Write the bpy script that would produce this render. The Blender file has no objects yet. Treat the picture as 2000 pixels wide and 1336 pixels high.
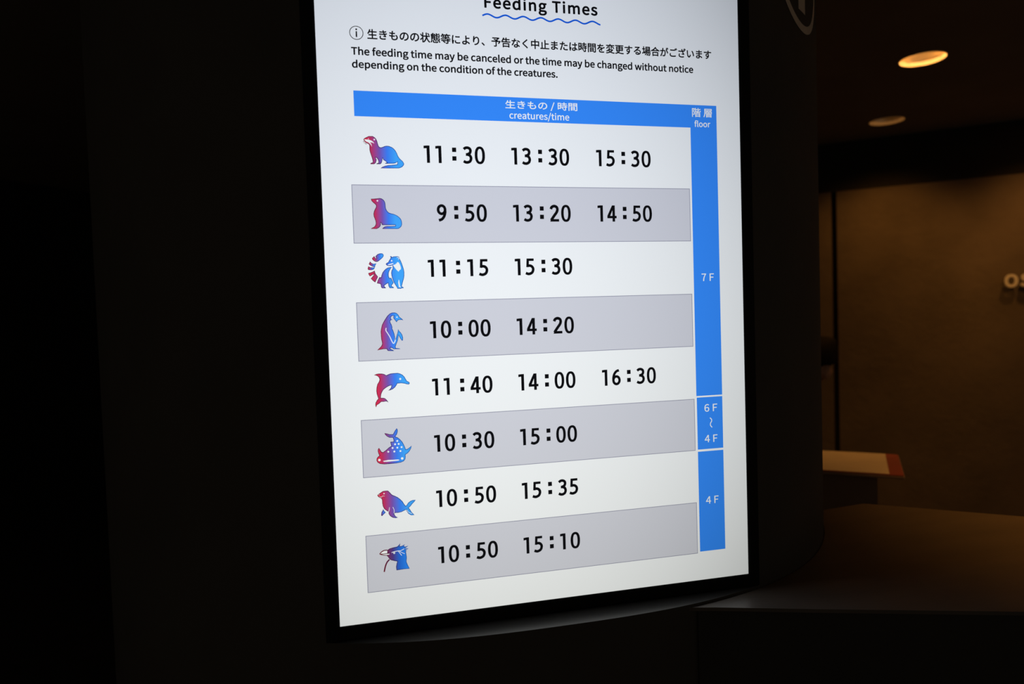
import bpy, bmesh, math
from math import pi, sin, cos, radians, sqrt
from mathutils import Vector, Matrix
import numpy as np

S = bpy.context.scene
COL = S.collection

# ------------------------------------------------------------------ camera
cd = bpy.data.cameras.new('camera')
cd.sensor_width = 36.0
cd.lens = 24.3
cd.clip_start = 0.02
cam = bpy.data.objects.new('camera', cd)
right = Vector((0.97267219, -0.22999054, -0.03183034))
down = Vector((-0.03947305, -0.02870524, -0.99880823))
fwd = Vector((0.22880275, 0.97276943, -0.03699922))
R3 = Matrix((right, -down, -fwd)).transposed()
cam.matrix_world = Matrix.Translation((0.03062873, -1.05537745, 1.55682065)) @ R3.to_4x4()
cd.dof.use_dof = True
cd.dof.focus_distance = 1.12
cd.dof.aperture_fstop = 3.2
COL.objects.link(cam)
S.camera = cam

# ------------------------------------------------------------------ world, exposure
w = bpy.data.worlds.new('world')
S.world = w
w.use_nodes = True
w.node_tree.nodes['Background'].inputs[0].default_value = (1.0, 0.82, 0.60, 1)
w.node_tree.nodes['Background'].inputs[1].default_value = 0.05
S.view_settings.view_transform = 'Standard'
S.view_settings.look = 'None'
S.view_settings.exposure = 0.0
S.view_settings.gamma = 1.0
S.view_settings.use_curve_mapping = False
WARM = (1.0, 0.41, 0.075)          # colour of the dimmed halogen lamps

# ------------------------------------------------------------------ helpers
def link(o):
    COL.objects.link(o)
    return o

def tag(o, label=None, cat=None, group=None, kind=None):
    if label: o['label'] = label
    if cat: o['category'] = cat
    if group: o['group'] = group
    if kind: o['kind'] = kind
    return o

def empty(name, loc, label, cat, group=None):
    o = bpy.data.objects.new(name, None)
    o.empty_display_size = 0.05
    o.location = loc
    link(o)
    return tag(o, label, cat, group)

ORIGIN = {}
def obj(name, bm, mat, parent=None, smooth=False, recalc=True):
    """bm is in world coordinates; the object is linked under parent without moving it"""
    if recalc:
        bmesh.ops.recalc_face_normals(bm, faces=bm.faces[:])
    me = bpy.data.meshes.new(name)
    bm.to_mesh(me)
    bm.free()
    for m in (mat if isinstance(mat, (list, tuple)) else [mat]):
        me.materials.append(m)
    if smooth:
        for p in me.polygons: p.use_smooth = True
    o = bpy.data.objects.new(name, me)
    link(o)
    if parent:
        off = Vector((0, 0, 0))
        q = parent
        while q:
            off += Vector(q.location)
            q = q.parent
        me.transform(Matrix.Translation(-off))
        o.parent = parent
    return o

def box(bm, x0, x1, y0, y1, z0, z1, M=None):
    v = [bm.verts.new((x, y, z)) for x in (x0, x1) for y in (y0, y1) for z in (z0, z1)]
    if M is not None:
        for a in v: a.co = M @ a.co
    for f in ((0,1,3,2),(4,6,7,5),(0,4,5,1),(2,3,7,6),(0,2,6,4),(1,5,7,3)):
        bm.faces.new([v[i] for i in f])
    return v

def bevel(bm, w, seg=2):
    bmesh.ops.bevel(bm, geom=bm.edges[:], offset=w, segments=seg, profile=0.5, affect='EDGES', clamp_overlap=True)

def prism(bm, pts, z0, z1):
    a = [bm.verts.new((x, y, z0)) for x, y in pts]
    b = [bm.verts.new((x, y, z1)) for x, y in pts]
    bm.faces.new(a[::-1]); bm.faces.new(b)
    n = len(pts)
    for i in range(n):
        j = (i + 1) % n
        bm.faces.new((a[i], a[j], b[j], b[i]))

def lathe(bm, prof, n, cx, cy, cap0=False, cap1=False):
    rings = []
    for r, z in prof:
        rings.append([bm.verts.new((cx + r*cos(2*pi*i/n), cy + r*sin(2*pi*i/n), z)) for i in range(n)])
    for k in range(len(rings)-1):
        for i in range(n):
            j = (i+1) % n
            bm.faces.new((rings[k][i], rings[k][j], rings[k+1][j], rings[k+1][i]))
    if cap0: bm.faces.new(rings[0][::-1])
    if cap1: bm.faces.new(rings[-1])

# ------------------------------------------------------------------ materials
def surf(name, col, rough=0.6, var=0.0, scale=8.0, bump=0.0, bscale=40.0, metal=0.0, spec=0.5, stretch=(1,1,1)):
    m = bpy.data.materials.new(name)
    m.use_nodes = True
    nt = m.node_tree
    b = nt.nodes['Principled BSDF']
    b.inputs['Roughness'].default_value = rough
    b.inputs['Metallic'].default_value = metal
    b.inputs['Specular IOR Level'].default_value = spec
    tc = nt.nodes.new('ShaderNodeTexCoord')
    mp = nt.nodes.new('ShaderNodeMapping')
    mp.inputs['Scale'].default_value = stretch
    nt.links.new(tc.outputs['Object'], mp.inputs['Vector'])
    n = nt.nodes.new('ShaderNodeTexNoise')
    n.inputs['Scale'].default_value = scale
    n.inputs['Detail'].default_value = 5
    nt.links.new(mp.outputs[0], n.inputs['Vector'])
    r = nt.nodes.new('ShaderNodeValToRGB')
    r.color_ramp.elements[0].position = 0.3
    r.color_ramp.elements[1].position = 0.7
    r.color_ramp.elements[0].color = (*[c*(1-var) for c in col], 1)
    r.color_ramp.elements[1].color = (*[min(1, c*(1+var)) for c in col], 1)
    nt.links.new(n.outputs['Fac'], r.inputs[0])
    nt.links.new(r.outputs[0], b.inputs['Base Color'])
    if bump:
        n2 = nt.nodes.new('ShaderNodeTexNoise')
        n2.inputs['Scale'].default_value = bscale
        n2.inputs['Detail'].default_value = 6
        nt.links.new(mp.outputs[0], n2.inputs['Vector'])
        bp = nt.nodes.new('ShaderNodeBump')
        bp.inputs['Strength'].default_value = bump
        bp.inputs['Distance'].default_value = 0.01
        nt.links.new(n2.outputs['Fac'], bp.inputs['Height'])
        nt.links.new(bp.outputs[0], b.inputs['Normal'])
    return m

def lin(r, g, b):
    f = lambda c: (c/255/12.92) if c/255 <= 0.04045 else ((c/255+0.055)/1.055)**2.4
    return (f(r), f(g), f(b))

# viewing-angle dimming painted into the emission away from the middle (metres on the panel)
def painted_falloff_group():
    g = bpy.data.node_groups.new('painted_falloff', 'ShaderNodeTree')
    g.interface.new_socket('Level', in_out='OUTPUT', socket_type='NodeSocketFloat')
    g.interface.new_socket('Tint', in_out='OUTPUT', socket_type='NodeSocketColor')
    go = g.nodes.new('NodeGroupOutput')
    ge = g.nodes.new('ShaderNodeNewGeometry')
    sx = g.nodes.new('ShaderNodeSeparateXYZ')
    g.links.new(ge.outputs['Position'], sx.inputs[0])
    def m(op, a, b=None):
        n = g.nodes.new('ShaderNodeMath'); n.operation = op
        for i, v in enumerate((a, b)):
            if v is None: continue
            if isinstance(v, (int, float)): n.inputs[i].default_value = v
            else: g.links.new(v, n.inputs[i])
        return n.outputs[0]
    vz = m('POWER', m('ABSOLUTE', m('DIVIDE', m('SUBTRACT', sx.outputs[2], FALLOFF[0]), 0.5)), 2.0)
    vx = m('POWER', m('ABSOLUTE', m('DIVIDE', m('SUBTRACT', sx.outputs[0], FALLOFF[1]), 0.4)), 2.0)
    lv = m('SUBTRACT', 1.0, m('ADD', m('MULTIPLY', vz, FALLOFF[2]), m('MULTIPLY', vx, FALLOFF[3])))
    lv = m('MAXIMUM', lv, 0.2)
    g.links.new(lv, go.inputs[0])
    # viewing-angle colour shift painted in: cool at the top, warm at the bottom
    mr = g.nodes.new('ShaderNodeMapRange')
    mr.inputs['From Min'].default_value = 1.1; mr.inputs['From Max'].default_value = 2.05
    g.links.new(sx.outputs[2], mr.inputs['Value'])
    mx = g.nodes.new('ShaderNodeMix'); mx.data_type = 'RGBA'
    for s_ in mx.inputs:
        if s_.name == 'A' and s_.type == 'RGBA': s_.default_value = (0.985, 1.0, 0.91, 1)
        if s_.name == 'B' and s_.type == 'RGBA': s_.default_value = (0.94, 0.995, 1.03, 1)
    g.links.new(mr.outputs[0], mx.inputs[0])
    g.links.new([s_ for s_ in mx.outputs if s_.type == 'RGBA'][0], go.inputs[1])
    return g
FALLOFF = (1.56, 0.22, 0.24, 0.22)
PAINTED_FALLOFF = painted_falloff_group()

def glow(name, col, ramp=None, dark=1.0):
    """a lit picture element of the panel: emission of one colour (or a colour ramp over the 't' attribute)"""
    m = bpy.data.materials.new(name)
    m.use_nodes = True
    nt = m.node_tree
    nt.nodes.remove(nt.nodes['Principled BSDF'])
    out = nt.nodes['Material Output']
    e = nt.nodes.new('ShaderNodeEmission')
    g = nt.nodes.new('ShaderNodeGroup'); g.node_tree = PAINTED_FALLOFF
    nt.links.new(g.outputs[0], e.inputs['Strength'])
    mul = nt.nodes.new('ShaderNodeVectorMath'); mul.operation = 'MULTIPLY'
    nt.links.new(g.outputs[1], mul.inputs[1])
    nt.links.new(mul.outputs[0], e.inputs['Color'])
    if ramp:
        a = nt.nodes.new('ShaderNodeAttribute'); a.attribute_name = 't'
        r = nt.nodes.new('ShaderNodeValToRGB')
        els = r.color_ramp.elements
        els[0].position, els[1].position = ramp[0][0], ramp[-1][0]
        els[0].color, els[1].color = (*[c*dark for c in lin(*ramp[0][1])], 1), (*[c*dark for c in lin(*ramp[-1][1])], 1)
        for p, c in ramp[1:-1]:
            q = els.new(p); q.color = (*[k*dark for k in lin(*c)], 1)
        nt.links.new(a.outputs['Fac'], r.inputs[0])
        nt.links.new(r.outputs[0], mul.inputs[0])
    else:
        mul.inputs[0].default_value = lin(*col)
    nt.links.new(e.outputs[0], out.inputs['Surface'])
    return m

def emit(name, col, s):
    m = bpy.data.materials.new(name)
    m.use_nodes = True
    b = m.node_tree.nodes['Principled BSDF']
    b.inputs['Base Color'].default_value = (0.8, 0.6, 0.3, 1)
    b.inputs['Emission Color'].default_value = (*col, 1)
    b.inputs['Emission Strength'].default_value = s
    return m

M = dict(
    pillar=surf('pillar_paint', (0.065, 0.060, 0.055), 0.75, 0.10, 6, 0.08, 90),
    sill=surf('sill_lacquer', (0.022, 0.021, 0.020), 0.30, 0.08, 12, spec=0.6),
    symbol=surf('symbol_paint', (0.85, 0.76, 0.66), 0.6, 0.05, 20),
    bezel=surf('bezel', (0.004, 0.004, 0.0045), 0.5, 0.1, 30, spec=0.2),
    housing=surf('housing', (0.01, 0.01, 0.011), 0.6, 0.1, 20),
    ceiling=surf('ceiling_paint', (0.25, 0.20, 0.165), 0.85, 0.08, 3, 0.05, 60),
    bulk=surf('bulkhead_paint', (0.02, 0.019, 0.017), 0.85, 0.1, 4),
    wall=surf('wall_plaster', (0.17, 0.135, 0.10), 0.8, 0.17, 3.2, 0.35, 22),
    gap=surf('shadow_gap', (0.02, 0.018, 0.016), 0.9, 0.1, 10),
    dark=surf('dark_wall', (0.012, 0.012, 0.011), 0.9, 0.2, 3),
    floor=surf('dark_carpet', (0.05, 0.045, 0.04), 0.95, 0.25, 14, 0.3, 160),
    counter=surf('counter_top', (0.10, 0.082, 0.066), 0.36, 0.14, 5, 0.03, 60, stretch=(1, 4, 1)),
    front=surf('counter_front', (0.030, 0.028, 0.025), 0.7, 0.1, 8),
    rear=surf('rear_counter', (0.40, 0.29, 0.20), 0.75, 0.12, 8),
    paper=surf('paper', (0.85, 0.74, 0.58), 0.8, 0.03, 15),
    red=surf('red_edge', (0.30, 0.022, 0.016), 0.7, 0.08, 15),
    letter=surf('letter_metal', (0.92, 0.88, 0.80), 0.5, 0.04, 20),
    trim=surf('lamp_trim', (0.75, 0.66, 0.52), 0.4, 0.05, 20),
    reflector=surf('lamp_reflector', (0.85, 0.72, 0.5), 0.28, 0.06, 25, 0.2, 60, metal=0.85),
    bulb=emit('lamp_bulb', (1.0, 0.50, 0.16), 42),
    bulb_dim=emit('lamp_bulb_dim', (1.0, 0.50, 0.16), 3.5),
    skin=surf('skin', (0.50, 0.29, 0.20), 0.55, 0.06, 20),
    hair=surf('hair', (0.003, 0.0027, 0.0025), 0.8, 0.2, 60, spec=0.1),
    shirt=surf('shirt', (0.13, 0.11, 0.10), 0.85, 0.08, 25, 0.1, 70),
    trousers=surf('trousers', (0.03, 0.03, 0.035), 0.85, 0.1, 25),
    stool=surf('stool', (0.03, 0.03, 0.03), 0.5, 0.1, 20),
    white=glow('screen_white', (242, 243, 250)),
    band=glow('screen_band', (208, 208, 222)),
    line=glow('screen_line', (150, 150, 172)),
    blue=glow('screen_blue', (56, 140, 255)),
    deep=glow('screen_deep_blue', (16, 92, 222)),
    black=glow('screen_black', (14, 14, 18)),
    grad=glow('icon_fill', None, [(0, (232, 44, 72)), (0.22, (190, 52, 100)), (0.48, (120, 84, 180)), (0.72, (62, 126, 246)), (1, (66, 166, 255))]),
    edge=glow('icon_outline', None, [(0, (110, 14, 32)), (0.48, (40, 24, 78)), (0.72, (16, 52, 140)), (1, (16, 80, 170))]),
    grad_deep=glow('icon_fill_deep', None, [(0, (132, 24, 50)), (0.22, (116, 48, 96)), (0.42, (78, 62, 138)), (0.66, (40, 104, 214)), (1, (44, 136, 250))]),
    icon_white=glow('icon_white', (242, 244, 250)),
)

# ------------------------------------------------------------------ the room (rotated against the display)
WD = Vector((-0.7704, 0.6375, 0))      # along the rear wall, towards the far left
NN = Vector((0.6375, 0.7704, 0))       # into the rear wall
def AD(a, d, z=0.0):
    return WD*a + NN*d + Vector((0, 0, z))
MR = Matrix(((WD.x, NN.x, 0, 0), (WD.y, NN.y, 0, 0), (0, 0, 1, 0), (0, 0, 0, 1)))
DW, CEIL = 4.62, 2.70
A0, A1, D0 = -4.0, 5.0, -2.4

def adbox(bm, a0, a1, d0, d1, z0, z1):
    return box(bm, a0, a1, d0, d1, z0, z1, MR)

bm = bmesh.new(); adbox(bm, A0, A1, D0, DW + 0.15, -0.1, 0.0)
tag(obj('floor', bm, M['floor']), kind='structure')

LAMPS = [Vector((2.695, 1.690, 0)), Vector((3.345, 2.640, 0)), AD(-1.78, 4.16), Vector((1.95, -0.02, 0)), AD(-2.05, 3.0)]
HOLE = 0.098
bm = bmesh.new()
es = []
def loop(pts):
    vs = [bm.verts.new(p) for p in pts]
    for i in range(len(vs)):
        es.append(bm.edges.new((vs[i], vs[(i+1) % len(vs)])))
loop([AD(A0, D0, CEIL), AD(A1, D0, CEIL), AD(A1, DW, CEIL), AD(A0, DW, CEIL)])
for L in LAMPS:
    loop([L + Vector((HOLE*cos(2*pi*i/48), HOLE*sin(2*pi*i/48), CEIL)) for i in range(48)])
bmesh.ops.triangle_fill(bm, use_beauty=True, use_dissolve=False, edges=es)
ceil = tag(obj('ceiling', bm, M['ceiling']), kind='structure')

bm = bmesh.new()
GA = -0.578                                     # the vertical shadow gap in the plaster
adbox(bm, A0, GA - 0.017, DW, DW + 0.12, 0, 2.36)
adbox(bm, GA + 0.017, A1, DW, DW + 0.12, 0, 2.36)
tag(obj('wall_back', bm, M['wall']), kind='structure')
bm = bmesh.new(); adbox(bm, GA - 0.017, GA + 0.017, DW + 0.05, DW + 0.12, 0, 2.36)
tag(obj('trim_1', bm, M['gap']), kind='structure')
bm = bmesh.new(); adbox(bm, A0, A1, DW, DW + 0.12, 2.36, CEIL)
tag(obj('trim_2', bm, M['bulk']), kind='structure')
bm = bmesh.new(); adbox(bm, A1, A1 + 0.12, D0, DW + 0.12, 0, CEIL)
tag(obj('wall_left', bm, M['dark']), kind='structure')

# ------------------------------------------------------------------ pillar with a curved front
PA, PB, PN, CX, CH = 0.90, 1.32, 2.6, 0.3425, 0.3632
PY = PB*(1 - (CH/PA)**PN)**(1/PN)
def sup(t):
    c_, s_ = cos(t), sin(t)
    return Vector((CX + PA*math.copysign(abs(c_)**(2/PN), c_), PY + PB*math.copysign(abs(s_)**(2/PN), s_)))
NT = 720
outline = [sup(2*pi*(i + 0.5)/NT) for i in range(NT)]
SILL, SLOT_TOP, SLOT_D = 1.078, 2.345, 0.062
def ring_walls(bm, pts, z0, z1):
    a = [bm.verts.new((p[0], p[1], z0)) for p in pts]
    b = [bm.verts.new((p[0], p[1], z1)) for p in pts]
    for i in range(len(pts)):
        j = (i+1) % len(pts)
        bm.faces.new((a[i], a[j], b[j], b[i]))
    return a, b
slot = [p for p in outline if not (p.y < 0.0 and abs(p.x - CX) < CH)]
k = max(range(len(slot)), key=lambda i: (slot[i] - slot[i-1]).length)
slot = slot[k:] + slot[:k]                      # starts at the right chord end, ends at the left one
slot = slot + [Vector((CX - CH, 0)), Vector((CX - CH, SLOT_D)), Vector((CX + CH, SLOT_D)), Vector((CX + CH, 0))]
bm = bmesh.new()
a, b = ring_walls(bm, outline, 0, SILL)
bm.faces.new(b).material_index = 1
a, b = ring_walls(bm, slot, SILL, SLOT_TOP)
a, b = ring_walls(bm, outline, SLOT_TOP, CEIL - 0.001)
bm.faces.new(a[::-1])
pillar = obj('pillar', bm, [M['pillar'], M['sill']], recalc=True)
tag(pillar, 'dark broad pillar with curved front, holding the lit timetable display', 'pillar')

# arc length over the front, to lay the painted symbol on the curved face
fr = [sup(-pi/2 + (pi/2)*i/4000) for i in range(4001)]
arc = np.concatenate([[0], np.cumsum([(fr[i+1]-fr[i]).length for i in range(4000)])])
FX = np.array([p.x for p in fr]); FY = np.array([p.y for p in fr])
def onpillar(s, z, off=0.0008):
    x, y = np.interp(s, arc, FX), np.interp(s, arc, FY)
    x2, y2 = np.interp(s + 0.002, arc, FX), np.interp(s + 0.002, arc, FY)
    t = Vector((x2 - x, y2 - y)).normalized()
    return Vector((x + t.y*off, y - t.x*off, z))
RS, RZ, RO, RI = 0.5656, 2.1849, 0.1144, 0.1000
bm = bmesh.new()
def patch(f, nu, nv, close=False):
    """two-sided skin of an area on the pillar: f(u,v) gives (s,z)"""
    g = [[bm.verts.new(onpillar(*f(i/nu, j/nv))) for j in range(nv+1)] for i in range(nu+1)]
    for i in range(nu):
        for j in range(nv):
            bm.faces.new((g[i][j], g[i+1][j], g[i+1][j+1], g[i][j+1]))
patch(lambda u, v: (RS + (RI + (RO-RI)*v)*cos(2*pi*u), RZ + (RI + (RO-RI)*v)*sin(2*pi*u)), 96, 2)
patch(lambda u, v: (RS - 0.003 - 0.0195 + 0.039*u, RZ - 0.078 + 0.112*v), 6, 6)
patch(lambda u, v: (RS - 0.003 + 0.021*v*cos(2*pi*u), RZ + 0.062 + 0.021*v*sin(2*pi*u)), 32, 2)
bmesh.ops.remove_doubles(bm, verts=bm.verts[:], dist=1e-6)
o = obj('information_symbol', bm, M['symbol'], pillar)
o['label'] = 'pale circled information symbol painted on the pillar'

# ------------------------------------------------------------------ display with its picture
W, H, Z0 = 0.685, 1.218, 1.1
disp = empty('display_screen', (CX, 0.03, 1.079), 'tall lit portrait screen listing animal feeding times, set into the dark pillar', 'screen')
bm = bmesh.new(); box(bm, -0.0195, W + 0.0195, 0.012, 0.058, 1.0795, 2.338)
bevel(bm, 0.003)
obj('housing', bm, M['housing'], disp)
bm = bmesh.new()
outer = (-0.0205, W + 0.0205, 1.0790, 2.339); inner = (0.0, W, Z0, Z0 + H)
def rect(r, y): return [bm.verts.new(p) for p in ((r[0], y, r[2]), (r[1], y, r[2]), (r[1], y, r[3]), (r[0], y, r[3]))]
f1, f2, b1, b2 = rect(outer, -0.001), rect(inner, -0.001), rect(outer, 0.0115), rect(inner, 0.0115)
for i in range(4):
    j = (i+1) % 4
    bm.faces.new((f1[i], f1[j], f2[j], f2[i])); bm.faces.new((b1[j], b1[i], b2[i], b2[j]))
    bm.faces.new((f1[j], f1[i], b1[i], b1[j])); bm.faces.new((f2[i], f2[j], b2[j], b2[i]))
obj('bezel', bm, M['bezel'], disp)
bm = bmesh.new(); box(bm, 0.0002, W - 0.0002, 0.0, 0.010, Z0 + 0.0002, Z0 + H - 0.0002)
panel = obj('panel', bm, M['white'], disp)
panel['label'] = 'glowing white picture area of the screen'

def P(u, v, lv):                       # millimetres on the picture -> world
    return (u/1000.0, -0.00015*lv, Z0 + v/1000.0)

def flat(bm, pts, lv, mi=0, tl=None, trange=None):
    vs = [bm.verts.new(P(u, v, lv)) for u, v in pts]
    f = bm.faces.new(vs)
    f.material_index = mi
    f.normal_update()
    if f.normal.y > 0: f.normal_flip()
    if tl is not None:
        for q, (u, v) in zip(vs, pts): q[tl] = (u - trange[0])/(trange[1] - trange[0])
    return f

def disc(c, r, n=28):
    return [(c[0] + r*cos(2*pi*i/n), c[1] + r*sin(2*pi*i/n)) for i in range(n)]

def ribbon(bm, pts, wd, lv, mi=0, closed=False, tl=None, trange=None, side=0.0):
    """stroke of width wd along pts; side shifts it to one side of the line (in widths)"""
    n = len(pts)
    L = []
    for i in range(n):
        p = Vector(pts[i])
        a = Vector(pts[(i-1) % n]) if (closed or i > 0) else None
        b = Vector(pts[(i+1) % n]) if (closed or i < n-1) else None
        d1 = (p - a).normalized() if a is not None and (p-a).length > 1e-9 else None
        d2 = (b - p).normalized() if b is not None and (b-p).length > 1e-9 else None
        if d1 is None: d1 = d2
        if d2 is None: d2 = d1
        t = d1 + d2
        t = t.normalized() if t.length > 1e-6 else d2
        nrm = Vector((-t.y, t.x))
        k = min(1.5, 1.0/max(0.3, abs(nrm.dot(Vector((-d1.y, d1.x))))))
        L.append((p + nrm*wd*k*(0.5 + side), p + nrm*wd*k*(-0.5 + side)))
    va = [bm.verts.new(P(a.x, a.y, lv)) for a, b in L]
    vb = [bm.verts.new(P(b.x, b.y, lv)) for a, b in L]
    if tl is not None:
        for vv, k in ((va, 0), (vb, 1)):
            for q, ab in zip(vv, L): q[tl] = (ab[k].x - trange[0])/(trange[1]-trange[0])
    for i in range(n if closed else n-1):
        j = (i+1) % n
        f = bm.faces.new((va[i], vb[i], vb[j], va[j]))
        f.material_index = mi

def cat(pts, per=8):
    """Catmull-Rom through the control points"""
    out = []
    n = len(pts)
    for i in range(n-1):
        p0 = Vector(pts[max(i-1, 0)]); p1 = Vector(pts[i]); p2 = Vector(pts[i+1]); p3 = Vector(pts[min(i+2, n-1)])
        for k in range(per):
            t = k/per
            q = 0.5*((2*p1) + (p2-p0)*t + (2*p0-5*p1+4*p2-p3)*t*t + (3*p1-p0-3*p2+p3)*t**3)
            out.append((q.x, q.y))
    out.append(tuple(pts[-1]))
    return out

# text in the built-in face, turned into a flat mesh and fitted into a box on the picture
import os
FONT = None
try:                                    # the plain sans that ships with Blender
    FONT = bpy.data.fonts.load(os.path.join(bpy.utils.system_resource('DATAFILES'), 'fonts', 'Noto Sans CJK Regular.woff2'))
except Exception:
    FONT = None
def text_raw(body, off=0.0, space=1.0, extrude=0.0):
    cu = bpy.data.curves.new('text', 'FONT')
    cu.body = body; cu.size = 1.0; cu.offset = off; cu.space_character = space; cu.extrude = extrude
    cu.resolution_u = 5
    if FONT: cu.font = FONT
    o = bpy.data.objects.new('text', cu)
    COL.objects.link(o)
    bpy.context.view_layer.update()
    me = bpy.data.meshes.new_from_object(o.evaluated_get(bpy.context.evaluated_depsgraph_get()))
    bpy.data.objects.remove(o); bpy.data.curves.remove(cu)
    return me
def extents(me):
    xs = [v.co.x for v in me.vertices]; ys = [v.co.y for v in me.vertices]
    return min(xs), max(xs), min(ys), max(ys)
def text(name, body, u0, u1, v, h, mode, mat, parent, lv=4, bold=0.0, space=1.0):
    """bold: how far (mm) the strokes are thickened on every side"""
    me = text_raw(body, 0.0, space)
    x0, x1, y0, y1 = extents(me)
    if mode == 'bb': ref0, ref = y0, y1 - y0
    else:
        e = extents(text_raw('H' if mode == 'cap' else 'x'))
        ref0, ref = 0.0, e[3]
    bm = bmesh.new()
    u0 += bold; u1 -= bold; h -= bold; v += bold*0.5
    co = [(u0 + (q.co.x - x0)/(x1 - x0)*(u1 - u0), v + (q.co.y - ref0)/ref*h) for q in me.vertices]
    shifts = [(0, 0)] + ([(bold*cos(pi*k/4 + 0.39), bold*sin(pi*k/4 + 0.39)) for k in range(8)] if bold else [])
    for n_, (dx, dy) in enumerate(shifts):
        vs = [bm.verts.new(P(a + dx, c + dy, lv + 0.02*n_)) for a, c in co]
        for p in me.polygons:
            f = bm.faces.new([vs[i] for i in p.vertices])
            f.normal_update()
            if f.normal.y > 0: f.normal_flip()
    return obj(name, bm, mat, parent, recalc=False)

text('screen_title', 'Feeding Times', 251.9, 435.8, 931.0, 17.4, 'cap', M['black'], panel, bold=0.75, space=1.05)
bm = bmesh.new()
wave = [(248.5 + 191.7*i/200, 919.2 + 2.3*sin(2*pi*(191.7*i/200 - 1.0)/28.4)) for i in range(201)]
ribbon(bm, wave, 2.5, 3)
obj('title_underline', bm, M['deep'], panel)['label'] = 'blue wavy line under the title'
bm = bmesh.new()
ribbon(bm, disc((58.5, 880.8), 9.6, 48), 1.0, 4, closed=True)
flat(bm, [(57.5, 874.6), (59.5, 874.6), (59.5, 883.2), (57.5, 883.2)], 4)
flat(bm, disc((58.5, 885.9), 1.3, 16), 4)
obj('notice_symbol', bm, M['black'], panel)
text('notice_text', '生きものの状態等により、予告なく中止または時間を変更する場合がございます', 74.1, 634.3, 872.6, 15.2, 'bb', M['black'], panel, bold=0.40)
text('notice_text', 'The feeding time may be canceled or the time may be changed without notice', 49.9, 600.8, 848.9, 10.9, 'cap', M['black'], panel, bold=0.44)
text('notice_text', 'depending on the condition of the creatures.', 50.3, 366.3, 830.1, 10.7, 'cap', M['black'], panel, bold=0.44)

UH, UR, URR, UFL, UFR = 50.8, 43.1, 589.5, 594.3, 641.7
bm = bmesh.new()
flat(bm, [(UH, 759.5), (UFL - 0.6, 759.5), (UFL - 0.6, 796.9), (UH, 796.9)], 1)
obj('header_bar', bm, M['blue'], panel)['label'] = 'blue heading bar over the timetable'
for v0, v1 in ((572.7, 658.7), (397.2, 484.4), (221.8, 308.3), (46.7, 133.0)):
    bm = bmesh.new()
    flat(bm, [(UR, v0), (URR, v0), (URR, v1), (UR, v1)], 1, 0)
    ribbon(bm, [(UR, v0), (URR, v0), (URR, v1), (UR, v1)], 1.0, 2, 1, closed=True)
    obj('row_band', bm, [M['band'], M['line']], panel)
for v0, v1 in ((313.2, 796.9), (222.6, 310.6), (48.7, 219.0)):
    bm = bmesh.new()
    flat(bm, [(UFL - (0.6 if v1 > 700 else 0), v0), (UFR, v0), (UFR, v1), (UFL - (0.6 if v1 > 700 else 0), v1)], 1)
    obj('floor_bar', bm, M['blue'], panel)
text('header_text', '生きもの / 時間', 280.1, 397.4, 777.9, 14.0, 'bb', M['icon_white'], panel, bold=0.2)
text('header_text', 'creatures/time', 286.1, 383.5, 763.9, 7.6, 'xh', M['icon_white'], panel, bold=0.2)
text('header_text', '階 層', 596.9, 633.0, 777.2, 14.6, 'bb', M['icon_white'], panel, bold=0.2)
text('header_text', 'floor', 600.8, 629.8, 761.0, 9.6, 'cap', M['icon_white'], panel, bold=0.22)
for body, u0, u1, v in (('7 F', 607.8, 630.5, 505.8), ('6 F', 607.9, 631.6, 286.1), ('4 F', 607.2, 631.0, 233.9), ('4 F', 607.1, 630.6, 129.4)):
    text('floor_text', body, u0, u1, v, 12.3, 'cap', M['icon_white'], panel, bold=0.14)
bm = bmesh.new()
ribbon(bm, cat([(617.6, 275.2), (620.4, 272.6), (620.6, 269.2), (618.6, 266.0), (618.6, 262.2), (621.4, 258.8)], 6), 1.5, 4)
obj('floor_text', bm, M['icon_white'], panel)

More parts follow.
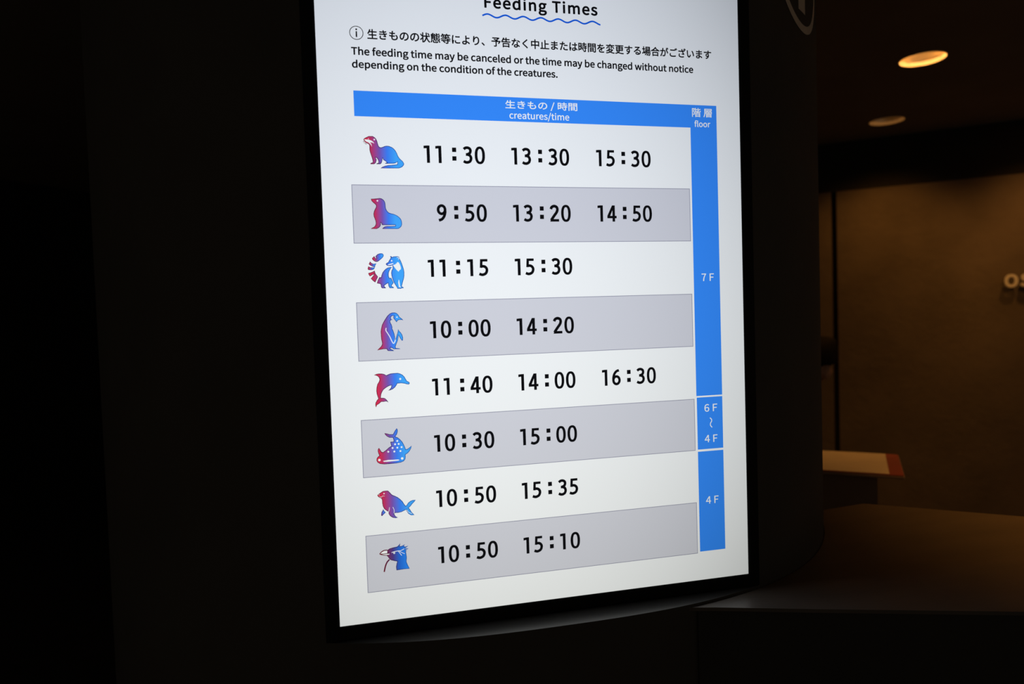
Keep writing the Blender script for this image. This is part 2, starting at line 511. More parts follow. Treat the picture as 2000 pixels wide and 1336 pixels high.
# figures of the timetable: each glyph is a stroke drawn around its cell centre (mm, base line at 0)
SW = 4.5
def glyph(bm, ch, cx, by, lv=4):
    q = lambda pts: [(cx + x, by + y) for x, y in pts]
    def st(pts, w_=SW, smooth=True):
        ribbon(bm, q(cat(pts, 8) if smooth else pts), w_, lv)
    if ch == '0':
        n = 56
        o_, i_ = [], []
        for k in range(n):
            c_, s_ = cos(2*pi*k/n), sin(2*pi*k/n)
            e = lambda rx, ry: (cx + rx*math.copysign(abs(c_)**0.86, c_), by + 13.05 + ry*math.copysign(abs(s_)**0.86, s_))
            o_.append(e(8.0, 13.5)); i_.append(e(3.65, 9.7))
        va = [bm.verts.new(P(*p, lv)) for p in o_]; vb = [bm.verts.new(P(*p, lv)) for p in i_]
        for k in range(n):
            j = (k+1) % n
            bm.faces.new((va[k], vb[k], vb[j], va[j]))
    elif ch == '1':
        flat(bm, q([(-2.1, 0), (2.5, 0), (2.5, 26.1), (-2.1, 26.1)]), lv)
        flat(bm, q([(-6.6, 25.6), (-6.6, 21.6), (-2.1, 22.0), (-2.1, 26.1)]), lv)
    elif ch == '2':
        st([(-5.9, 19.6), (-4.3, 22.8), (-0.4, 24.4), (3.6, 22.9), (4.9, 19.2), (3.5, 14.8), (-0.4, 9.6), (-4.6, 3.8), (-5.4, 2.2)])
        flat(bm, q([(-7.4, 0), (7.3, 0), (7.3, 4.0), (-6.2, 4.0)]), lv)
    elif ch == '3':
        st([(-6.0, 21.8), (-3.4, 23.8), (0.2, 24.2), (3.4, 22.6), (4.4, 19.4), (3.0, 15.9), (-0.6, 14.1), (-2.9, 13.9)], 4.3)
        st([(-2.9, 13.9), (0.4, 13.7), (3.6, 12.0), (5.0, 8.2), (3.6, 4.0), (0.0, 2.0), (-3.6, 2.2), (-6.6, 3.8)], 4.3)
    elif ch == '4':
        flat(bm, q([(-8.0, 9.3), (-8.0, 8.0), (-3.6, 8.0), (2.9, 22.6), (2.9, 26.1), (0.4, 26.1)]), lv)
        flat(bm, q([(-8.0, 5.4), (8.0, 5.4), (8.0, 9.3), (-8.0, 9.3)]), lv)
        flat(bm, q([(0.8, 0), (5.2, 0), (5.2, 26.1), (0.8, 26.1)]), lv)
    elif ch == '5':
        flat(bm, q([(-5.4, 22.2), (6.4, 22.2), (6.4, 26.1), (-5.0, 26.1)]), lv)
        flat(bm, q([(-6.0, 12.4), (-1.9, 13.4), (-1.2, 25.0), (-5.2, 26.1)]), lv)
        st([(-4.6, 14.0), (-1.6, 15.0), (2.2, 14.2), (4.7, 11.4), (5.0, 7.8), (3.2, 4.0), (-0.6, 2.1), (-3.6, 2.1), (-7.0, 3.4)], 4.3)
    elif ch in '69':
        s_ = 1 if ch == '6' else -1
        f = lambda pts: [(x*s_, 13.05 + (y - 13.05)*s_) for x, y in pts]
        n = 40
        ribbon(bm, q(f([(0.3 + 5.3*cos(2*pi*k/n), 8.1 + 6.2*sin(2*pi*k/n)) for k in range(n)])), 4.2, lv, closed=True)
        ribbon(bm, q(f(cat([(-5.0, 8.0), (-4.8, 13.0), (-3.0, 18.6), (0.4, 22.6), (5.0, 24.2)], 8))), 4.2, lv)

def clock(body, L, base):
    bm = bmesh.new()
    cc = [6.6, 24.4, 67.3, 86.2]
    h_, m_ = body.split(':')
    for ch, c_ in zip(h_.rjust(2) + m_, cc):
        if ch != ' ': glyph(bm, ch, L + c_, base)
    for v in (4.1, 17.2):
        flat(bm, [(L + 43.3, base + v), (L + 49.7, base + v), (L + 49.7, base + v + 6.7), (L + 43.3, base + v + 6.7)], 4)
    obj('feeding_time', bm, M['black'], panel)
TIMES = [(693.0, '11:30 13:30 15:30'), (604.6, '9:50 13:20 14:50'), (520.8, '11:15 15:30'), (427.2, '10:00 14:20'),
         (339.4, '11:40 14:00 16:30'), (252.5, '10:30 15:00'), (166.7, '10:50 15:35'), (79.0, '10:50 15:10')]
for base, row in TIMES:
    for L, s in zip((151.1, 287.2, 426.8), row.split()):
        clock(s, L, base)

# animal pictograms (outlines in millimetres on the picture)
ICONS = {
  'otter': [
    ('body',[(62.72,725.69),(63.9,727.29),(66.62,728.72),(70.26,730.62),(76.07,730.79),(79.14,729.07),(81.28,726.64),(82.51,723.51),(83.27,719.92),(84.27,716.78),(85.76,714.78),(88.0,714.38),(90.73,715.36),(93.48,716.56),(96.66,717.09),(99.81,716.72),(103.38,715.44),(106.47,713.25),(109.07,710.12),(110.98,706.53),(112.21,702.91),(113.7,700.21),(115.88,697.52),(118.53,695.29),(120.27,693.04),(121.1,690.78),(120.33,688.48),(118.19,686.15),(115.4,684.73),(113.1,684.01),(98.56,683.75),(85.92,683.66),(88.7,685.61),(92.37,687.27),(96.92,688.26),(103.28,688.84),(107.84,689.38),(110.95,689.9),(111.18,693.55),(107.92,691.43),(105.63,690.93),(92.94,690.46),(93.21,691.6),(95.71,692.1),(93.54,694.33),(90.67,695.86),(89.65,698.79),(88.8,694.23),(87.8,691.49),(86.15,689.74),(80.31,689.63),(80.35,690.67),(83.07,691.4),(83.4,694.13),(82.38,696.82),(80.67,699.05),(79.33,699.25),(80.77,695.88),(79.75,692.69),(78.55,690.63),(76.72,689.56),(71.57,689.46),(71.62,690.72),(73.22,691.66),(74.93,691.92),(74.91,694.86),(73.95,698.91),(72.76,702.95),(71.58,706.98),(70.84,711.03),(71.01,715.54),(70.67,718.24),(68.5,719.76),(65.87,720.82),(64.16,722.57),(63.32,723.9)]),
    ('white',[(64.06,725.72),(66.94,725.58),(70.51,725.45),(74.03,724.19),(76.64,722.46),(78.33,719.79),(75.26,721.29),(71.91,721.43),(73.84,719.22),(74.57,715.18),(72.48,718.74),(69.89,721.15),(66.39,722.63),(64.45,724.38)]),
    ('dot',[(69.89,726.78)],12),
    ('dot',[(78.47,725.75)],26),
    ('dark',[(63.29,723.23),(62.12,721.71)],14),
    ('dark',[(64.11,721.45),(63.53,720.08)],14),
    ('dark',[(65.32,720.35),(65.25,718.64)],14),
    ('dark',[(66.82,719.94),(66.75,718.14)],14),
  ],
  'sea_lion': [
    ('body',[(69.97,638.24),(74.46,638.41),(78.97,638.9),(82.58,639.34),(85.27,639.04),(87.92,637.47),(89.87,635.2),(90.88,632.25),(91.2,628.6),(91.3,625.41),(92.1,622.68),(93.58,619.95),(95.77,617.9),(98.9,616.77),(103.4,615.64),(107.43,613.82),(110.98,611.08),(113.38,608.1),(114.4,604.89),(114.61,600.75),(113.91,598.0),(112.0,595.71),(109.65,594.1),(108.04,593.65),(84.89,593.7),(86.78,595.75),(89.09,597.11),(92.28,597.66),(99.09,597.65),(104.56,598.01),(104.61,599.38),(85.11,599.4),(84.09,602.14),(83.22,603.05),(83.34,600.31),(82.34,597.58),(80.45,595.53),(77.23,593.71),(68.03,593.73),(70.56,595.54),(72.84,596.45),(74.71,598.27),(75.95,601.23),(75.86,604.87),(74.65,608.51),(73.45,612.14),(73.05,615.78),(73.97,619.87),(75.44,623.06),(77.12,625.8),(77.44,628.3),(75.94,630.33),(73.34,632.59),(71.18,634.84)]),
    ('dot',[(79.51,635.36)],26),
  ],
  'coati': [
    ('body',[(74.66,550.14),(73.6,551.98),(73.89,553.57),(76.69,556.05),(80.34,557.3),(83.5,557.26),(85.47,555.5),(85.61,553.21),(83.7,550.49),(79.96,547.33),(76.48,544.86),(73.55,544.67),(70.9,546.07),(68.74,548.38),(68.36,550.21),(71.86,553.36),(72.47,551.76),(74.18,549.32)]),
    ('body',[(65.26,545.46),(67.19,543.15),(69.84,541.75),(74.58,542.37),(72.9,539.65),(72.11,536.69),(68.56,537.79),(65.7,539.3),(63.31,541.38)]),
    ('body',[(62.43,538.2),(65.15,536.79),(68.73,536.42),(72.11,536.69),(71.13,534.42),(69.27,532.94),(66.33,532.44),(62.09,532.87),(61.5,535.02)]),
    ('body',[(61.9,528.18),(65.75,529.03),(68.95,530.34),(71.61,531.67),(72.05,529.15),(72.65,527.08),(76.07,522.45),(74.37,519.04),(71.69,514.06),(68.85,516.18),(65.4,519.9),(67.27,521.92),(69.87,525.07),(70.14,526.21),(66.93,524.67),(64.17,523.12),(62.7,525.65)]),
    ('body',[(78.08,521.72),(80.55,521.45),(81.34,524.42),(82.85,528.29),(85.0,531.23),(88.06,534.16),(91.3,535.95),(94.5,536.59),(97.22,536.32),(94.85,533.83),(92.65,529.73),(91.83,526.07),(91.94,522.85),(92.97,520.08),(95.49,520.49),(96.54,518.17),(98.64,513.53),(98.12,511.7),(96.22,509.9),(95.69,507.83),(97.93,506.87),(99.25,505.46),(98.32,505.02),(92.63,505.14),(91.36,507.7),(90.77,510.01),(90.65,512.77),(87.63,510.99),(84.83,508.98),(85.22,507.37),(86.99,506.18),(86.95,505.03),(81.51,505.15),(80.0,507.02),(79.86,509.31),(79.27,511.62),(74.12,512.64),(75.65,517.19)]),
    ('body',[(88.1,541.27),(89.75,542.85),(92.06,543.97),(93.52,546.7),(94.97,548.98),(96.17,550.57),(95.09,552.19),(95.57,552.87),(96.94,552.86),(97.8,551.47),(100.11,552.37),(103.76,552.55),(106.5,552.52),(108.52,551.58),(108.89,549.28),(110.81,545.57),(112.47,540.94),(113.69,536.77),(114.69,533.07),(115.3,528.44),(115.13,523.83),(114.41,519.22),(112.86,514.63),(111.8,510.96),(110.75,507.29),(113.0,506.09),(113.63,504.69),(110.65,504.61),(109.7,503.85),(104.22,503.97),(103.38,506.06),(101.24,509.79),(99.1,513.52),(97.04,519.54),(96.27,523.24),(95.76,527.84),(96.59,531.51),(98.28,534.24),(98.25,539.3),(95.03,538.42),(92.29,538.23),(89.61,539.19)]),
    ('white',[(105.49,544.03),(107.52,543.31),(109.23,540.06),(110.45,535.9),(110.34,533.13),(107.99,531.33),(106.77,529.5),(104.35,531.85),(101.73,535.11),(99.58,538.36),(98.71,539.52),(101.93,540.39),(104.27,541.97)]),
    ('white',[(91.0,540.09),(93.77,541.19),(99.28,542.5),(99.7,541.57),(96.92,540.23),(92.34,539.38)]),
    ('dot',[(97.13,545.97)],24),
    ('line',[(104.83,550.7),(107.12,550.91),(107.98,549.52),(107.0,547.69)],16),
    ('white',[(106.31,517.07),(107.22,517.05),(108.25,507.8),(109.77,505.69),(106.6,506.45),(105.68,512.47)]),
  ],
  'penguin': [
    ('body',[(70.59,412.41),(73.4,415.06),(76.7,418.15),(78.16,420.86),(78.28,424.09),(77.33,428.73),(77.1,434.74),(76.98,439.81),(77.72,444.85),(79.28,450.32),(81.72,454.85),(84.62,459.36),(87.5,463.42),(90.8,466.54),(94.51,468.19),(98.17,468.4),(101.33,467.38),(103.98,464.76),(105.69,461.47),(107.91,459.55),(110.13,457.62),(111.23,456.2),(108.27,456.99),(104.14,456.89),(102.26,455.56),(101.04,453.52),(99.08,456.13),(96.69,459.44),(96.55,461.75),(97.29,463.35),(94.79,463.42),(92.9,461.87),(92.61,460.03),(93.45,458.16),(95.71,457.62),(93.19,457.24),(91.54,455.91),(91.68,453.6),(93.38,450.31),(94.38,446.58),(94.06,444.28),(95.75,440.52),(96.96,436.31),(97.7,431.65),(97.75,427.02),(98.47,427.92),(100.53,433.86),(102.07,438.44),(102.94,443.27),(104.43,440.21),(107.08,437.33),(108.79,434.02),(109.78,429.8),(109.4,425.64),(107.78,425.47),(105.83,428.56),(104.12,431.87),(103.27,433.76),(102.68,430.07),(101.59,425.48),(99.58,420.92),(98.06,416.81),(98.43,414.71),(103.91,414.02),(105.02,412.91),(95.18,413.23),(93.85,414.44),(90.7,415.73),(90.18,413.9),(92.86,412.4),(95.77,410.88),(95.07,410.36),(86.41,410.82),(85.35,412.71),(84.71,413.89),(79.71,413.87),(75.14,413.14)]),
    ('line',[(85.23,445.51),(84.63,441.84),(86.98,437.6),(90.39,431.47),(92.89,425.36),(95.05,421.94),(96.95,423.81),(98.23,427.46)],26),
    ('dot',[(101.78,461.13)],22),
  ],
  'dolphin': [
    ('body',[(64.42,375.41),(68.32,376.97),(71.96,377.34),(76.04,377.13),(79.63,376.17),(82.74,374.16),(85.99,375.62),(89.22,376.61),(93.8,376.85),(99.76,376.88),(103.4,375.77),(107.0,373.63),(109.65,370.7),(111.37,367.34),(113.1,364.22),(116.27,362.42),(117.35,360.49),(116.13,358.69),(112.91,359.1),(109.72,360.2),(104.69,361.17),(98.71,361.02),(97.23,358.31),(94.82,355.18),(91.52,352.8),(88.28,351.59),(84.59,350.87),(86.95,352.82),(88.86,355.04),(89.92,358.7),(86.23,357.97),(82.05,355.88),(77.84,352.87),(75.43,349.29),(73.92,345.67),(73.28,340.61),(76.0,340.45),(79.16,339.8),(81.8,337.33),(84.6,332.98),(81.26,335.03),(77.59,334.56),(73.5,334.57),(70.67,331.95),(67.44,330.3),(65.48,326.48),(64.81,330.45),(65.3,333.67),(67.25,337.25),(69.61,339.66),(68.8,342.26),(67.6,346.49),(67.1,351.15),(67.51,355.75),(68.85,361.23),(71.5,365.25),(72.53,368.43),(71.73,371.25),(69.55,373.67),(67.33,374.71)]),
    ('dot',[(103.23,367.67)],32),
  ],
  'whale_shark': [
    ('body',[(76.63,287.1),(80.02,286.17),(84.07,284.72),(89.1,284.36),(91.05,287.49),(93.01,290.63),(95.17,293.19),(96.46,290.86),(96.34,287.59),(95.05,283.94),(92.63,280.61),(96.25,278.95),(99.81,275.65),(102.89,271.68),(105.03,267.3),(106.72,262.95),(107.54,260.07),(110.81,260.76),(113.67,262.9),(116.53,265.04),(115.7,261.33),(113.46,257.27),(110.56,254.2),(106.77,251.91),(106.89,248.84),(106.29,245.13),(103.63,242.05),(99.88,240.71),(92.48,239.89),(83.29,239.69),(74.14,239.82),(68.26,240.9),(64.71,243.28),(63.25,246.66),(63.83,249.87),(65.96,252.27),(67.84,253.75),(66.59,256.64),(65.73,260.43),(66.17,263.66),(67.82,265.16),(69.52,262.01),(71.23,259.08),(73.47,258.21),(77.69,260.92),(82.4,264.77),(86.15,266.83),(85.35,270.15),(84.78,273.23),(89.59,273.11),(89.91,275.43),(88.91,279.24),(83.88,279.6),(80.3,281.72),(77.67,284.47)]),
    ('dot',[(95.27,273.87)],30),
    ('dot',[(91.82,268.98)],30),
    ('dot',[(97.17,269.14)],30),
    ('dot',[(87.86,263.66)],30),
    ('dot',[(94.98,263.59)],30),
    ('dot',[(101.35,263.96)],30),
    ('dot',[(81.25,258.41)],30),
    ('dot',[(90.27,258.1)],30),
    ('dot',[(99.43,258.1)],30),
    ('dot',[(67.58,246.88)],40),
    ('dot',[(101.58,246.67)],40),
    ('white',[(72.74,244.97),(80.78,245.97),(88.1,245.63),(95.45,245.52),(97.27,244.9),(96.31,243.81),(88.02,243.53),(81.13,243.37),(74.28,243.54)]),
  ],
  'seal': [
    ('body',[(62.51,193.77),(63.92,194.95),(67.19,196.99),(70.46,199.04),(74.13,199.41),(78.25,199.28),(80.46,197.2),(82.65,194.42),(84.86,192.11),(88.92,190.1),(92.98,187.61),(96.55,184.45),(99.66,180.87),(101.82,176.89),(104.02,173.62),(105.43,174.19),(107.88,177.74),(111.23,180.26),(115.0,181.43),(119.66,181.37),(117.21,178.29),(114.32,175.72),(111.4,172.21),(108.52,169.88),(110.31,168.05),(112.48,163.59),(114.26,161.52),(116.94,158.18),(111.82,158.44),(107.74,161.21),(104.9,166.21),(105.19,167.84),(101.9,166.5),(97.67,164.78),(92.56,164.1),(87.26,164.24),(86.51,162.8),(88.23,159.34),(91.81,156.63),(88.57,156.24),(84.01,157.4),(80.43,160.1),(78.27,163.61),(78.17,166.9),(74.37,169.62),(71.73,172.22),(70.05,176.13),(69.31,180.88),(69.27,185.57),(68.23,188.47),(65.1,189.93),(63.13,191.98)]),
    ('body',[(70.56,171.63),(72.04,168.43),(74.02,166.37),(70.48,163.43),(68.11,161.31),(67.01,162.36),(67.64,166.98)]),
    ('line',[(79.8,173.79),(79.19,169.62),(78.01,166.45)],16),
    ('line',[(84.85,173.55),(86.51,168.92),(86.33,164.0)],16),
    ('line',[(65.37,191.08),(68.31,190.43),(70.19,191.81),(73.38,191.51)],12),
    ('dot',[(72.47,195.34)],22),
    ('dot',[(65.03,194.01)],12),
    ('line',[(105.64,167.32),(108.28,163.28),(113.31,160.9)],14),
  ],
  'crested_penguin': [
    ('body',[(74.35,108.62),(77.64,110.62),(83.2,111.67),(88.76,112.24),(91.61,114.3),(93.8,117.14),(93.47,114.57),(92.69,112.29),(96.18,112.62),(100.9,114.72),(98.93,111.85),(101.68,110.84),(105.91,112.04),(103.03,109.75),(100.2,108.4),(105.98,107.53),(103.37,106.39),(101.04,106.17),(103.75,103.98),(101.89,103.94),(102.42,99.38),(102.92,94.1),(102.21,87.54),(103.89,82.59),(106.68,76.33),(97.15,76.49),(86.71,76.04),(86.21,81.31),(87.33,86.39),(88.37,89.58),(83.8,90.81),(79.25,92.51),(77.02,94.18),(74.64,98.22),(72.66,100.56),(74.08,101.58),(77.35,103.11),(73.71,103.98),(74.29,107.22)]),
    ('white',[(63.18,103.97),(65.55,106.3),(68.81,107.82),(73.85,107.74),(73.71,103.98),(77.34,102.64),(76.61,101.54),(72.68,101.03),(67.23,102.34)]),
    ('dark',[(62.49,103.81),(65.11,106.58),(68.38,108.34),(71.6,108.83),(75.02,108.31)],30),
    ('dark',[(62.49,103.81),(67.21,101.88),(72.67,100.7),(74.52,101.06)],22),
    ('dark',[(63.16,103.64),(70.48,103.4),(76.91,103.39)],22),
    ('dark',[(76.78,93.97),(73.2,90.36),(70.96,85.9),(69.39,80.89),(68.28,75.83)],44),
    ('line',[(80.39,104.19),(85.73,105.25),(90.82,105.63),(93.59,105.33)],22),
    ('line',[(90.36,105.45),(95.4,98.03)],18),
    ('line',[(92.63,104.49),(99.89,100.13)],16),
    ('line',[(93.12,105.15),(99.72,107.98)],18),
    ('dot',[(84.26,103.05)],32),
    ('darkdot',[(84.17,103.2)],13),
  ],
}
NAMES = dict(otter='otter', sea_lion='sea lion', coati='coati with ringed tail', penguin='penguin', dolphin='leaping dolphin',
             whale_shark='spotted whale shark', seal='seal', crested_penguin='crested penguin head')
for key, items in ICONS.items():
    bm = bmesh.new()
    tl = bm.verts.layers.float.new('t')
    allu = [p[0] for it in items for p in it[1] if it[0] == 'body']
    tr = (min(allu), min(allu) + 0.80*(max(allu) - min(allu)))
    if key == 'crested_penguin': tr = (min(allu) - 6, max(allu) - 2)
    nb_ = 0
    base_tr = tr
    for it in items:
        kind, pts = it[0], it[1]
        if kind == 'body':
            us = [p[0] for p in pts]
            tr = base_tr
            if key == 'coati' and nb_ < 3:             # the rings of the tail run from red to blue one by one
                tr = (min(us), min(us) + 0.9*(max(us) - min(us)))
            elif key == 'coati' and nb_ == 4: tr = (min(us) - 8.0, max(us) - 2.0)
            elif key == 'seal' and nb_ == 1: tr = (min(us) - 4.0, max(us))
            nb_ += 1
            flat(bm, pts, 3, 0, tl, tr)
            area = sum(pts[i-1][0]*pts[i][1] - pts[i][0]*pts[i-1][1] for i in range(len(pts)))
            ribbon(bm, pts, 0.9, 4, 1, closed=True, tl=tl, trange=tr, side=0.5 if area > 0 else -0.5)
        elif kind == 'white': flat(bm, pts, 5, 2)
        elif kind == 'dot': flat(bm, disc(pts[0], it[2]/16.7*0.78, 20), 5, 2)
        elif kind == 'darkdot': flat(bm, disc(pts[0], it[2]/16.7*0.78, 14), 6, 1, tl, tr)
        elif kind == 'line': ribbon(bm, cat(pts, 5), it[2]/16.7*0.78, 5, 2)
        elif kind == 'dark': ribbon(bm, cat(pts, 5) if len(pts) > 2 else pts, it[2]/16.7*0.78, 6, 1, tl=tl, trange=tr)
        elif kind == 'grad': ribbon(bm, cat(pts, 5), it[2]/16.7*0.78, 6, 0, tl=tl, trange=(tr[0], tr[1]))
    for f in bm.faces:
        f.normal_update()
        if f.normal.y > 0: f.normal_flip()
    deep = key == 'crested_penguin'
    o = obj('creature_icon', bm, [M['grad_deep' if deep else 'grad'], M['edge'], M['icon_white']], panel, recalc=False)
    o['label'] = 'red to blue pictogram of a ' + NAMES[key] if key != 'otter' else 'red to blue pictogram of an otter'

# ------------------------------------------------------------------ counter beside the pillar
CT = 1.0735
cfront = [(0.5516, -0.0377), (0.5947, -0.0509), (0.7445, -0.1054), (1.0328, -0.2063), (1.38, -0.335), (1.75, -0.49)]
def cback(a_): return (1.2964 + (1.4815-1.2964)*a_, 0.3251 + (0.1728-0.3251)*a_)
def poff(p, off):
    """a point moved outwards from the pillar"""
    c_ = Vector((CX, PY)); d = (Vector(p) - c_).normalized()
    return (p[0] + d.x*off, p[1] + d.y*off)
side = [p for p in fr if 0.5516 <= p.x]           # along the pillar from the front edge round to its side
def hugging(off, xmin, front, back):
    inner = [poff(p, off) for p in fr[::40] if p.x >= xmin]
    inner = [p for p in inner if p[1] < back[0][1] - 0.02]
    return inner, front + back
def counter_outline(inset, off):
    fpts = [(x, y + inset) for x, y in cfront]
    b0, b1 = cback(-1.0/3.0), cback(2.9)
    bpts = [(b1[0] - inset, b1[1] - inset*0.3), (b0[0], b0[1] - inset*0.6)]
    st = fpts[0][0] + inset*2.2
    inner = [poff(p, off) for p in fr[::30] if p.x > st]
    inner = [p for p in inner if p[1] < bpts[-1][1] - 0.01]
    fpts = [p for p in fpts if p[0] > st - 0.001 or p is fpts[0]] if inset == 0 else [p for p in fpts if p[0] > st + 0.02]
    # counter-clockwise: front edge, back edge, then back along the pillar
    return fpts + bpts + inner[::-1]
ct = empty('service_counter', (1.2, 0.0, 0.0), 'dark brown counter with warmly lit top, reaching out from the pillar at lower right', 'counter')
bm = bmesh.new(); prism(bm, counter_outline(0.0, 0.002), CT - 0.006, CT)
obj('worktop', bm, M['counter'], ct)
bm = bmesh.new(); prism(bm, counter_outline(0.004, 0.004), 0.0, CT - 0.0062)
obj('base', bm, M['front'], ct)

# ------------------------------------------------------------------ stand behind, with folder and sheet
st_ = empty('rear_stand', AD(-0.55, 1.97), 'dark brown stand behind the pillar carrying the pale sheet', 'stand')
bm = bmesh.new(); adbox(bm, -0.838, -0.30, 1.754, 2.116, 0.988, 0.997); bevel(bm, 0.002)
obj('stand_top', bm, M['rear'], st_)
bm = bmesh.new(); adbox(bm, -0.760, -0.32, 1.80, 2.10, 0.0, 0.9878)
obj('stand_base', bm, M['rear'], st_)
bm = bmesh.new(); adbox(bm, -0.836, -0.36, 1.757, 2.113, 0.9973, 1.0003); bevel(bm, 0.0008)
tag(obj('folder', bm, M['red']), 'dark red folder lying under the pale sheet on the rear stand', 'folder')
bm = bmesh.new(); adbox(bm, -0.794, -0.38, 1.762, 2.106, 1.0005, 1.0018)
tag(obj('paper_sheet', bm, M['paper']), 'pale paper sheet lit orange, lying on the dark red folder', 'paper')

# ------------------------------------------------------------------ letters on the rear wall
for ch, a0, a1 in (('O', -1.561, -1.634), ('S', -1.643, -1.708)):
    me = text_raw(ch, 0.016, 1.0, 0.07)
    x0, x1, y0, y1 = extents(me)
    bm = bmesh.new(); bm.from_mesh(me)
    for q in bm.verts:
        a_ = a0 + (q.co.x - x0)/(x1 - x0)*(a1 - a0)
        q.co = AD(a_, DW - 0.038 - q.co.z*0.085, 1.640 + (q.co.y - y0)/(y1 - y0)*0.085)
    o = obj('sign_letter', bm, M['letter'])
    tag(o, f'raised pale metal letter {ch} on the brown rear wall at the right edge', 'letter', 'raised letters on the rear wall')
    am = (a0 + a1)/2
    for zz in (1.6475, 1.7175):
        bm = bmesh.new()
        adbox(bm, am - 0.003, am + 0.003, DW - 0.036, DW - 0.0005, zz - 0.003, zz + 0.003)
        obj('mounting_pin', bm, M['letter'], o)

# ------------------------------------------------------------------ downlights in the ceiling
def downlight(L, energy, label, bulb='bulb', size=105, blend=1.0, soft=0.03, aim=None):
    root = empty('downlight', (L.x, L.y, CEIL), label, 'ceiling light', 'round recessed ceiling lights')
    bm = bmesh.new()
    lathe(bm, [(HOLE - 0.003, CEIL + 0.016), (HOLE - 0.0015, CEIL - 0.002), (HOLE + 0.003, CEIL - 0.002), (HOLE + 0.003, CEIL - 0.0002)], 64, L.x, L.y)
    obj('trim_ring', bm, M['trim'], root, smooth=False)
    bm = bmesh.new()
    prof = [(HOLE - 0.003, CEIL + 0.0165), (HOLE - 0.006, CEIL + 0.026), (HOLE - 0.014, CEIL + 0.05), (HOLE - 0.034, CEIL + 0.085), (0.046, CEIL + 0.108), (0.034, CEIL + 0.112)]
    lathe(bm, prof, 64, L.x, L.y)
    obj('reflector', bm, M['reflector'], root, smooth=True)
    bm = bmesh.new()
    lathe(bm, [(0.0335, CEIL + 0.112), (0.033, CEIL + 0.098), (0.024, CEIL + 0.088), (0.010, CEIL + 0.083), (0.001, CEIL + 0.082)], 32, L.x, L.y, cap0=True, cap1=True)
    obj('bulb', bm, M[bulb], root, smooth=True)
    ld = bpy.data.lights.new('lamp_light', 'SPOT')
    ld.energy = energy; ld.color = WARM
    ld.spot_size = radians(size); ld.spot_blend = blend; ld.shadow_soft_size = soft
    lo = bpy.data.objects.new('lamp_light', ld); link(lo)
    lo.parent = root; lo.location = (0, 0, 0.02 if aim is not None else (-0.005 if size > 120 else 0.06))
    if aim is not None:
        lo.rotation_euler = (aim - Vector((L.x, L.y, CEIL + 0.02))).to_track_quat('-Z', 'Y').to_euler()
    return root
downlight(LAMPS[0], 33, 'larger bright round ceiling downlight at upper right')
downlight(LAMPS[1], 15.5, 'smaller dim round ceiling downlight close to the rear wall', bulb='bulb_dim', soft=0.06, size=128)
downlight(LAMPS[2], 12.5, 'ceiling downlight over the raised letters, out of frame at right', soft=0.025, size=128)
downlight(LAMPS[3], 74, 'ceiling downlight over the counter, out of frame at right', size=62)
downlight(LAMPS[4], 19, 'added unseen downlight brightening the raised letters, out of frame at right', soft=0.08, size=44, aim=AD(-1.68, 4.58, 1.72))  # unseen lamp, added to brighten the letter fronts

# ------------------------------------------------------------------ person behind the pillar, seen as dark hair past its edge
F = Vector((0.9727, -0.2300, 0)).normalized()      # facing right, bowed towards the sheet
Sd = Vector((-F.y, F.x, 0))
HB = Vector((2.655, 2.425, 0))                      # ground point under the head
def B(f, s, z): return HB + F*f + Sd*s + Vector((0, 0, z))
def skin_mesh(name, verts, edges, mat, parent=None, sub=2, root_i=0):
    me = bpy.data.meshes.new(name)
    me.from_pydata([v[0] for v in verts], edges, [])
    o = bpy.data.objects.new(name, me); COL.objects.link(o)
    md = o.modifiers.new('skin', 'SKIN'); md.use_smooth_shade = True
    for i, v in enumerate(verts):
        r = v[1]
        me.skin_vertices[0].data[i].radius = r if isinstance(r, tuple) else (r, r)
        me.skin_vertices[0].data[i].use_root = (i == root_i)
    sb = o.modifiers.new('sub', 'SUBSURF'); sb.levels = sub; sb.render_levels = sub
    bpy.context.view_layer.update()
    m2 = bpy.data.meshes.new_from_object(o.evaluated_get(bpy.context.evaluated_depsgraph_get()))
    bpy.data.objects.remove(o); bpy.data.meshes.remove(me)
    bm = bmesh.new(); bm.from_mesh(m2)
    return obj(name, bm, mat, parent, smooth=True)
V, E_ = [], []
def jv(p, r): V.append((p, r)); return len(V) - 1
def chain(*ids):
    for i in range(len(ids)-1): E_.append((ids[i], ids[i+1]))
pel = jv(B(-0.28, 0, 0.60), (0.13, 0.11)); wa = jv(B(-0.29, 0, 0.76), (0.12, 0.09)); ch = jv(B(-0.24, 0, 0.97), (0.14, 0.10))
nb = jv(B(-0.15, 0, 1.09), 0.064); nk = jv(B(-0.09, 0, 1.15), 0.056); hd = jv(B(-0.03, 0, 1.20), 0.076); hc = jv(B(-0.005, 0, 1.262), 0.086); ht = jv(B(0.015, 0, 1.315), 0.055)
chain(pel, wa, ch, nb, nk, hd, hc, ht)
fa = jv(B(0.040, 0, 1.190), 0.052); no = jv(B(0.090, 0, 1.190), 0.016); jw = jv(B(0.028, 0, 1.145), 0.036)
chain(hd, fa, no); chain(fa, jw)
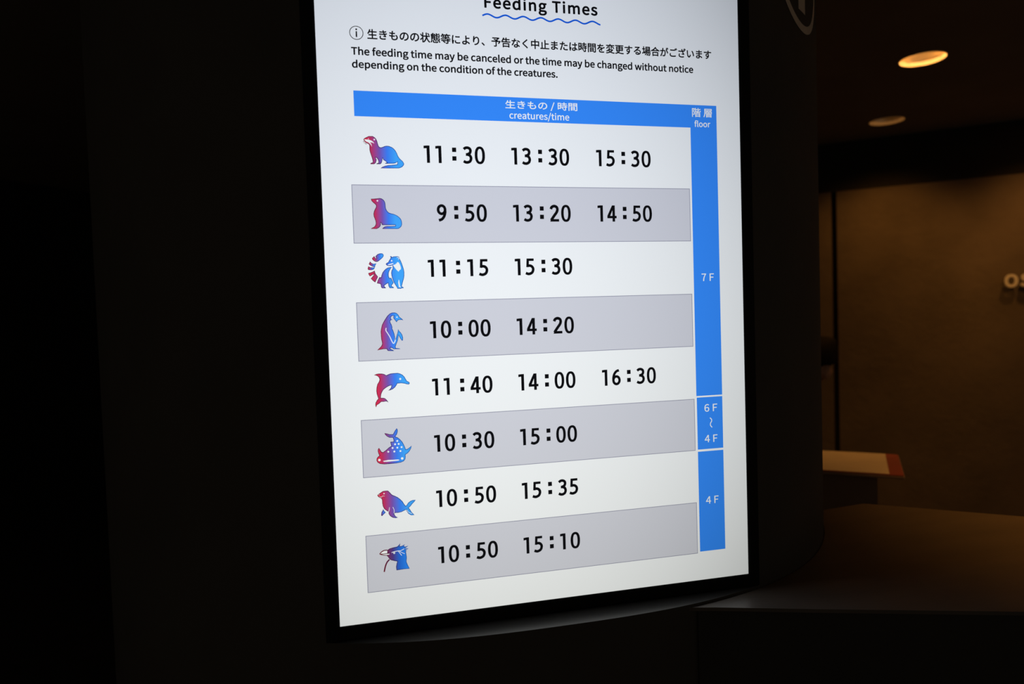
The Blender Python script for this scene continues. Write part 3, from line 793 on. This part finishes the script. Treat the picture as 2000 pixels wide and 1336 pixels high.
for s in (1, -1):
    er = jv(B(-0.015, 0.086*s, 1.225), 0.014); chain(hd, er)
    sh = jv(B(-0.225, 0.175*s, 1.035), 0.055); el = jv(B(-0.26, 0.235*s, 0.75), 0.040); wr = jv(B(-0.10, 0.15*s, 0.695), 0.028); pm = jv(B(-0.045, 0.13*s, 0.690), (0.036, 0.018))
    chain(ch, sh, el, wr, pm)
    for k, (df, ds, l) in enumerate(((0.95, 0.028, 0.070), (1.0, 0.010, 0.078), (1.0, -0.009, 0.073), (0.9, -0.027, 0.058))):
        f0 = jv(B(-0.013, (0.13 + ds)*s, 0.690), 0.009); f1 = jv(B(-0.013 + l*0.55, (0.13 + ds*1.1)*s, 0.687), 0.0085); f2 = jv(B(-0.013 + l*0.95*df, (0.13 + ds*1.1)*s, 0.680), 0.007)
        chain(pm, f0, f1, f2)
    t0 = jv(B(-0.065, (0.13 - 0.036)*s, 0.690), 0.011); t1 = jv(B(-0.025, (0.13 - 0.060)*s, 0.686), 0.009)
    chain(pm, t0, t1)
    hp = jv(B(-0.24, 0.10*s, 0.60), 0.085); kn = jv(B(0.16, 0.13*s, 0.60), 0.058); an = jv(B(0.12, 0.13*s, 0.10), 0.038); he = jv(B(0.13, 0.13*s, 0.045), 0.038); to = jv(B(0.28, 0.14*s, 0.03), (0.042, 0.024))
    chain(pel, hp, kn, an, he, to)
person = skin_mesh('person', V, E_, M['skin'])
tag(person, 'person with dark hair bowing beside the rear stand, mostly hidden behind the pillar', 'person')
# hair: a cap over crown and back of the head, longer at the nape
bm = bmesh.new()
nu, nv = 28, 18
cen = B(0.0, 0, 1.268)
g = []
for i in range(nv + 1):
    th = radians(100)*i/nv
    row = []
    for j in range(nu):
        ph = 2*pi*j/nu
        back, front = max(0.0, -cos(ph)), max(0.0, cos(ph))
        th2 = th*(1.12 + 0.22*back - 0.04*front)
        r = Vector((0.104, 0.104, 0.120))
        p = Vector((r.x*sin(th2)*cos(ph), r.y*sin(th2)*sin(ph), r.z*cos(th2)))
        p *= 1 + 0.012*sin(9*ph)*sin(th2)
        p.x += 0.026*front*math.exp(-((th2 - radians(48))/radians(24))**2)     # the lifted fringe
        p.z += 0.020*front*math.exp(-((th2 - radians(52))/radians(26))**2)
        row.append(bm.verts.new(cen + F*p.x + Sd*p.y + Vector((0, 0, p.z))))
    g.append(row)
for i in range(nv):
    for j in range(nu):
        k = (j+1) % nu
        try: bm.faces.new((g[i][j], g[i][k], g[i+1][k], g[i+1][j]))
        except ValueError: pass
bmesh.ops.remove_doubles(bm, verts=bm.verts[:], dist=1e-5)
hair = obj('hair', bm, M['hair'], person, smooth=True)
md = hair.modifiers.new('thick', 'SOLIDIFY'); md.thickness = 0.02; md.offset = -1
for s in (1, -1):
    bm = bmesh.new()
    bmesh.ops.create_uvsphere(bm, u_segments=12, v_segments=8, radius=0.011)
    bmesh.ops.translate(bm, verts=bm.verts[:], vec=B(0.060, 0.032*s, 1.226))
    obj('eye', bm, M['hair'], person, smooth=True)
V, E_ = [], []
pel = jv(B(-0.28, 0, 0.63), (0.165, 0.145)); wa = jv(B(-0.29, 0, 0.77), (0.160, 0.130)); ch = jv(B(-0.24, 0, 0.97), (0.180, 0.140)); nb = jv(B(-0.165, 0, 1.085), 0.082)
chain(pel, wa, ch, nb)
for s in (1, -1):
    sh = jv(B(-0.225, 0.180*s, 1.035), 0.086); el = jv(B(-0.26, 0.235*s, 0.75), 0.066); wr = jv(B(-0.115, 0.157*s, 0.698), 0.050)
    chain(ch, sh, el, wr)
skin_mesh('shirt', V, E_, M['shirt'], person)
V, E_ = [], []
pel = jv(B(-0.28, 0, 0.60), (0.14, 0.12))
for s in (1, -1):
    hp = jv(B(-0.24, 0.10*s, 0.60), 0.094); kn = jv(B(0.16, 0.13*s, 0.60), 0.068); an = jv(B(0.12, 0.13*s, 0.13), 0.050)
    chain(pel, hp, kn, an)
skin_mesh('trousers', V, E_, M['trousers'], person)
for s in (1, -1):
    V, E_ = [], []
    a = jv(B(0.115, 0.13*s, 0.085), 0.050); c = jv(B(0.125, 0.13*s, 0.052), 0.052); d = jv(B(0.29, 0.14*s, 0.040), (0.050, 0.036))
    chain(a, c, d)
    skin_mesh('shoe', V, E_, M['stool'], person)
sc = B(-0.27, 0, 0)
so = empty('stool', (sc.x, sc.y, 0), 'dark round stool under the seated person', 'stool')
bm = bmesh.new(); lathe(bm, [(0.17, 0.425), (0.185, 0.435), (0.185, 0.462), (0.165, 0.475)], 40, sc.x, sc.y, True, True)
obj('seat', bm, M['stool'], so)
bm = bmesh.new(); lathe(bm, [(0.025, 0.03), (0.025, 0.424)], 20, sc.x, sc.y, True, True)
obj('post', bm, M['trim'], so)
bm = bmesh.new(); lathe(bm, [(0.19, 0.0), (0.19, 0.012), (0.06, 0.029)], 40, sc.x, sc.y, True, True)
obj('base', bm, M['stool'], so)
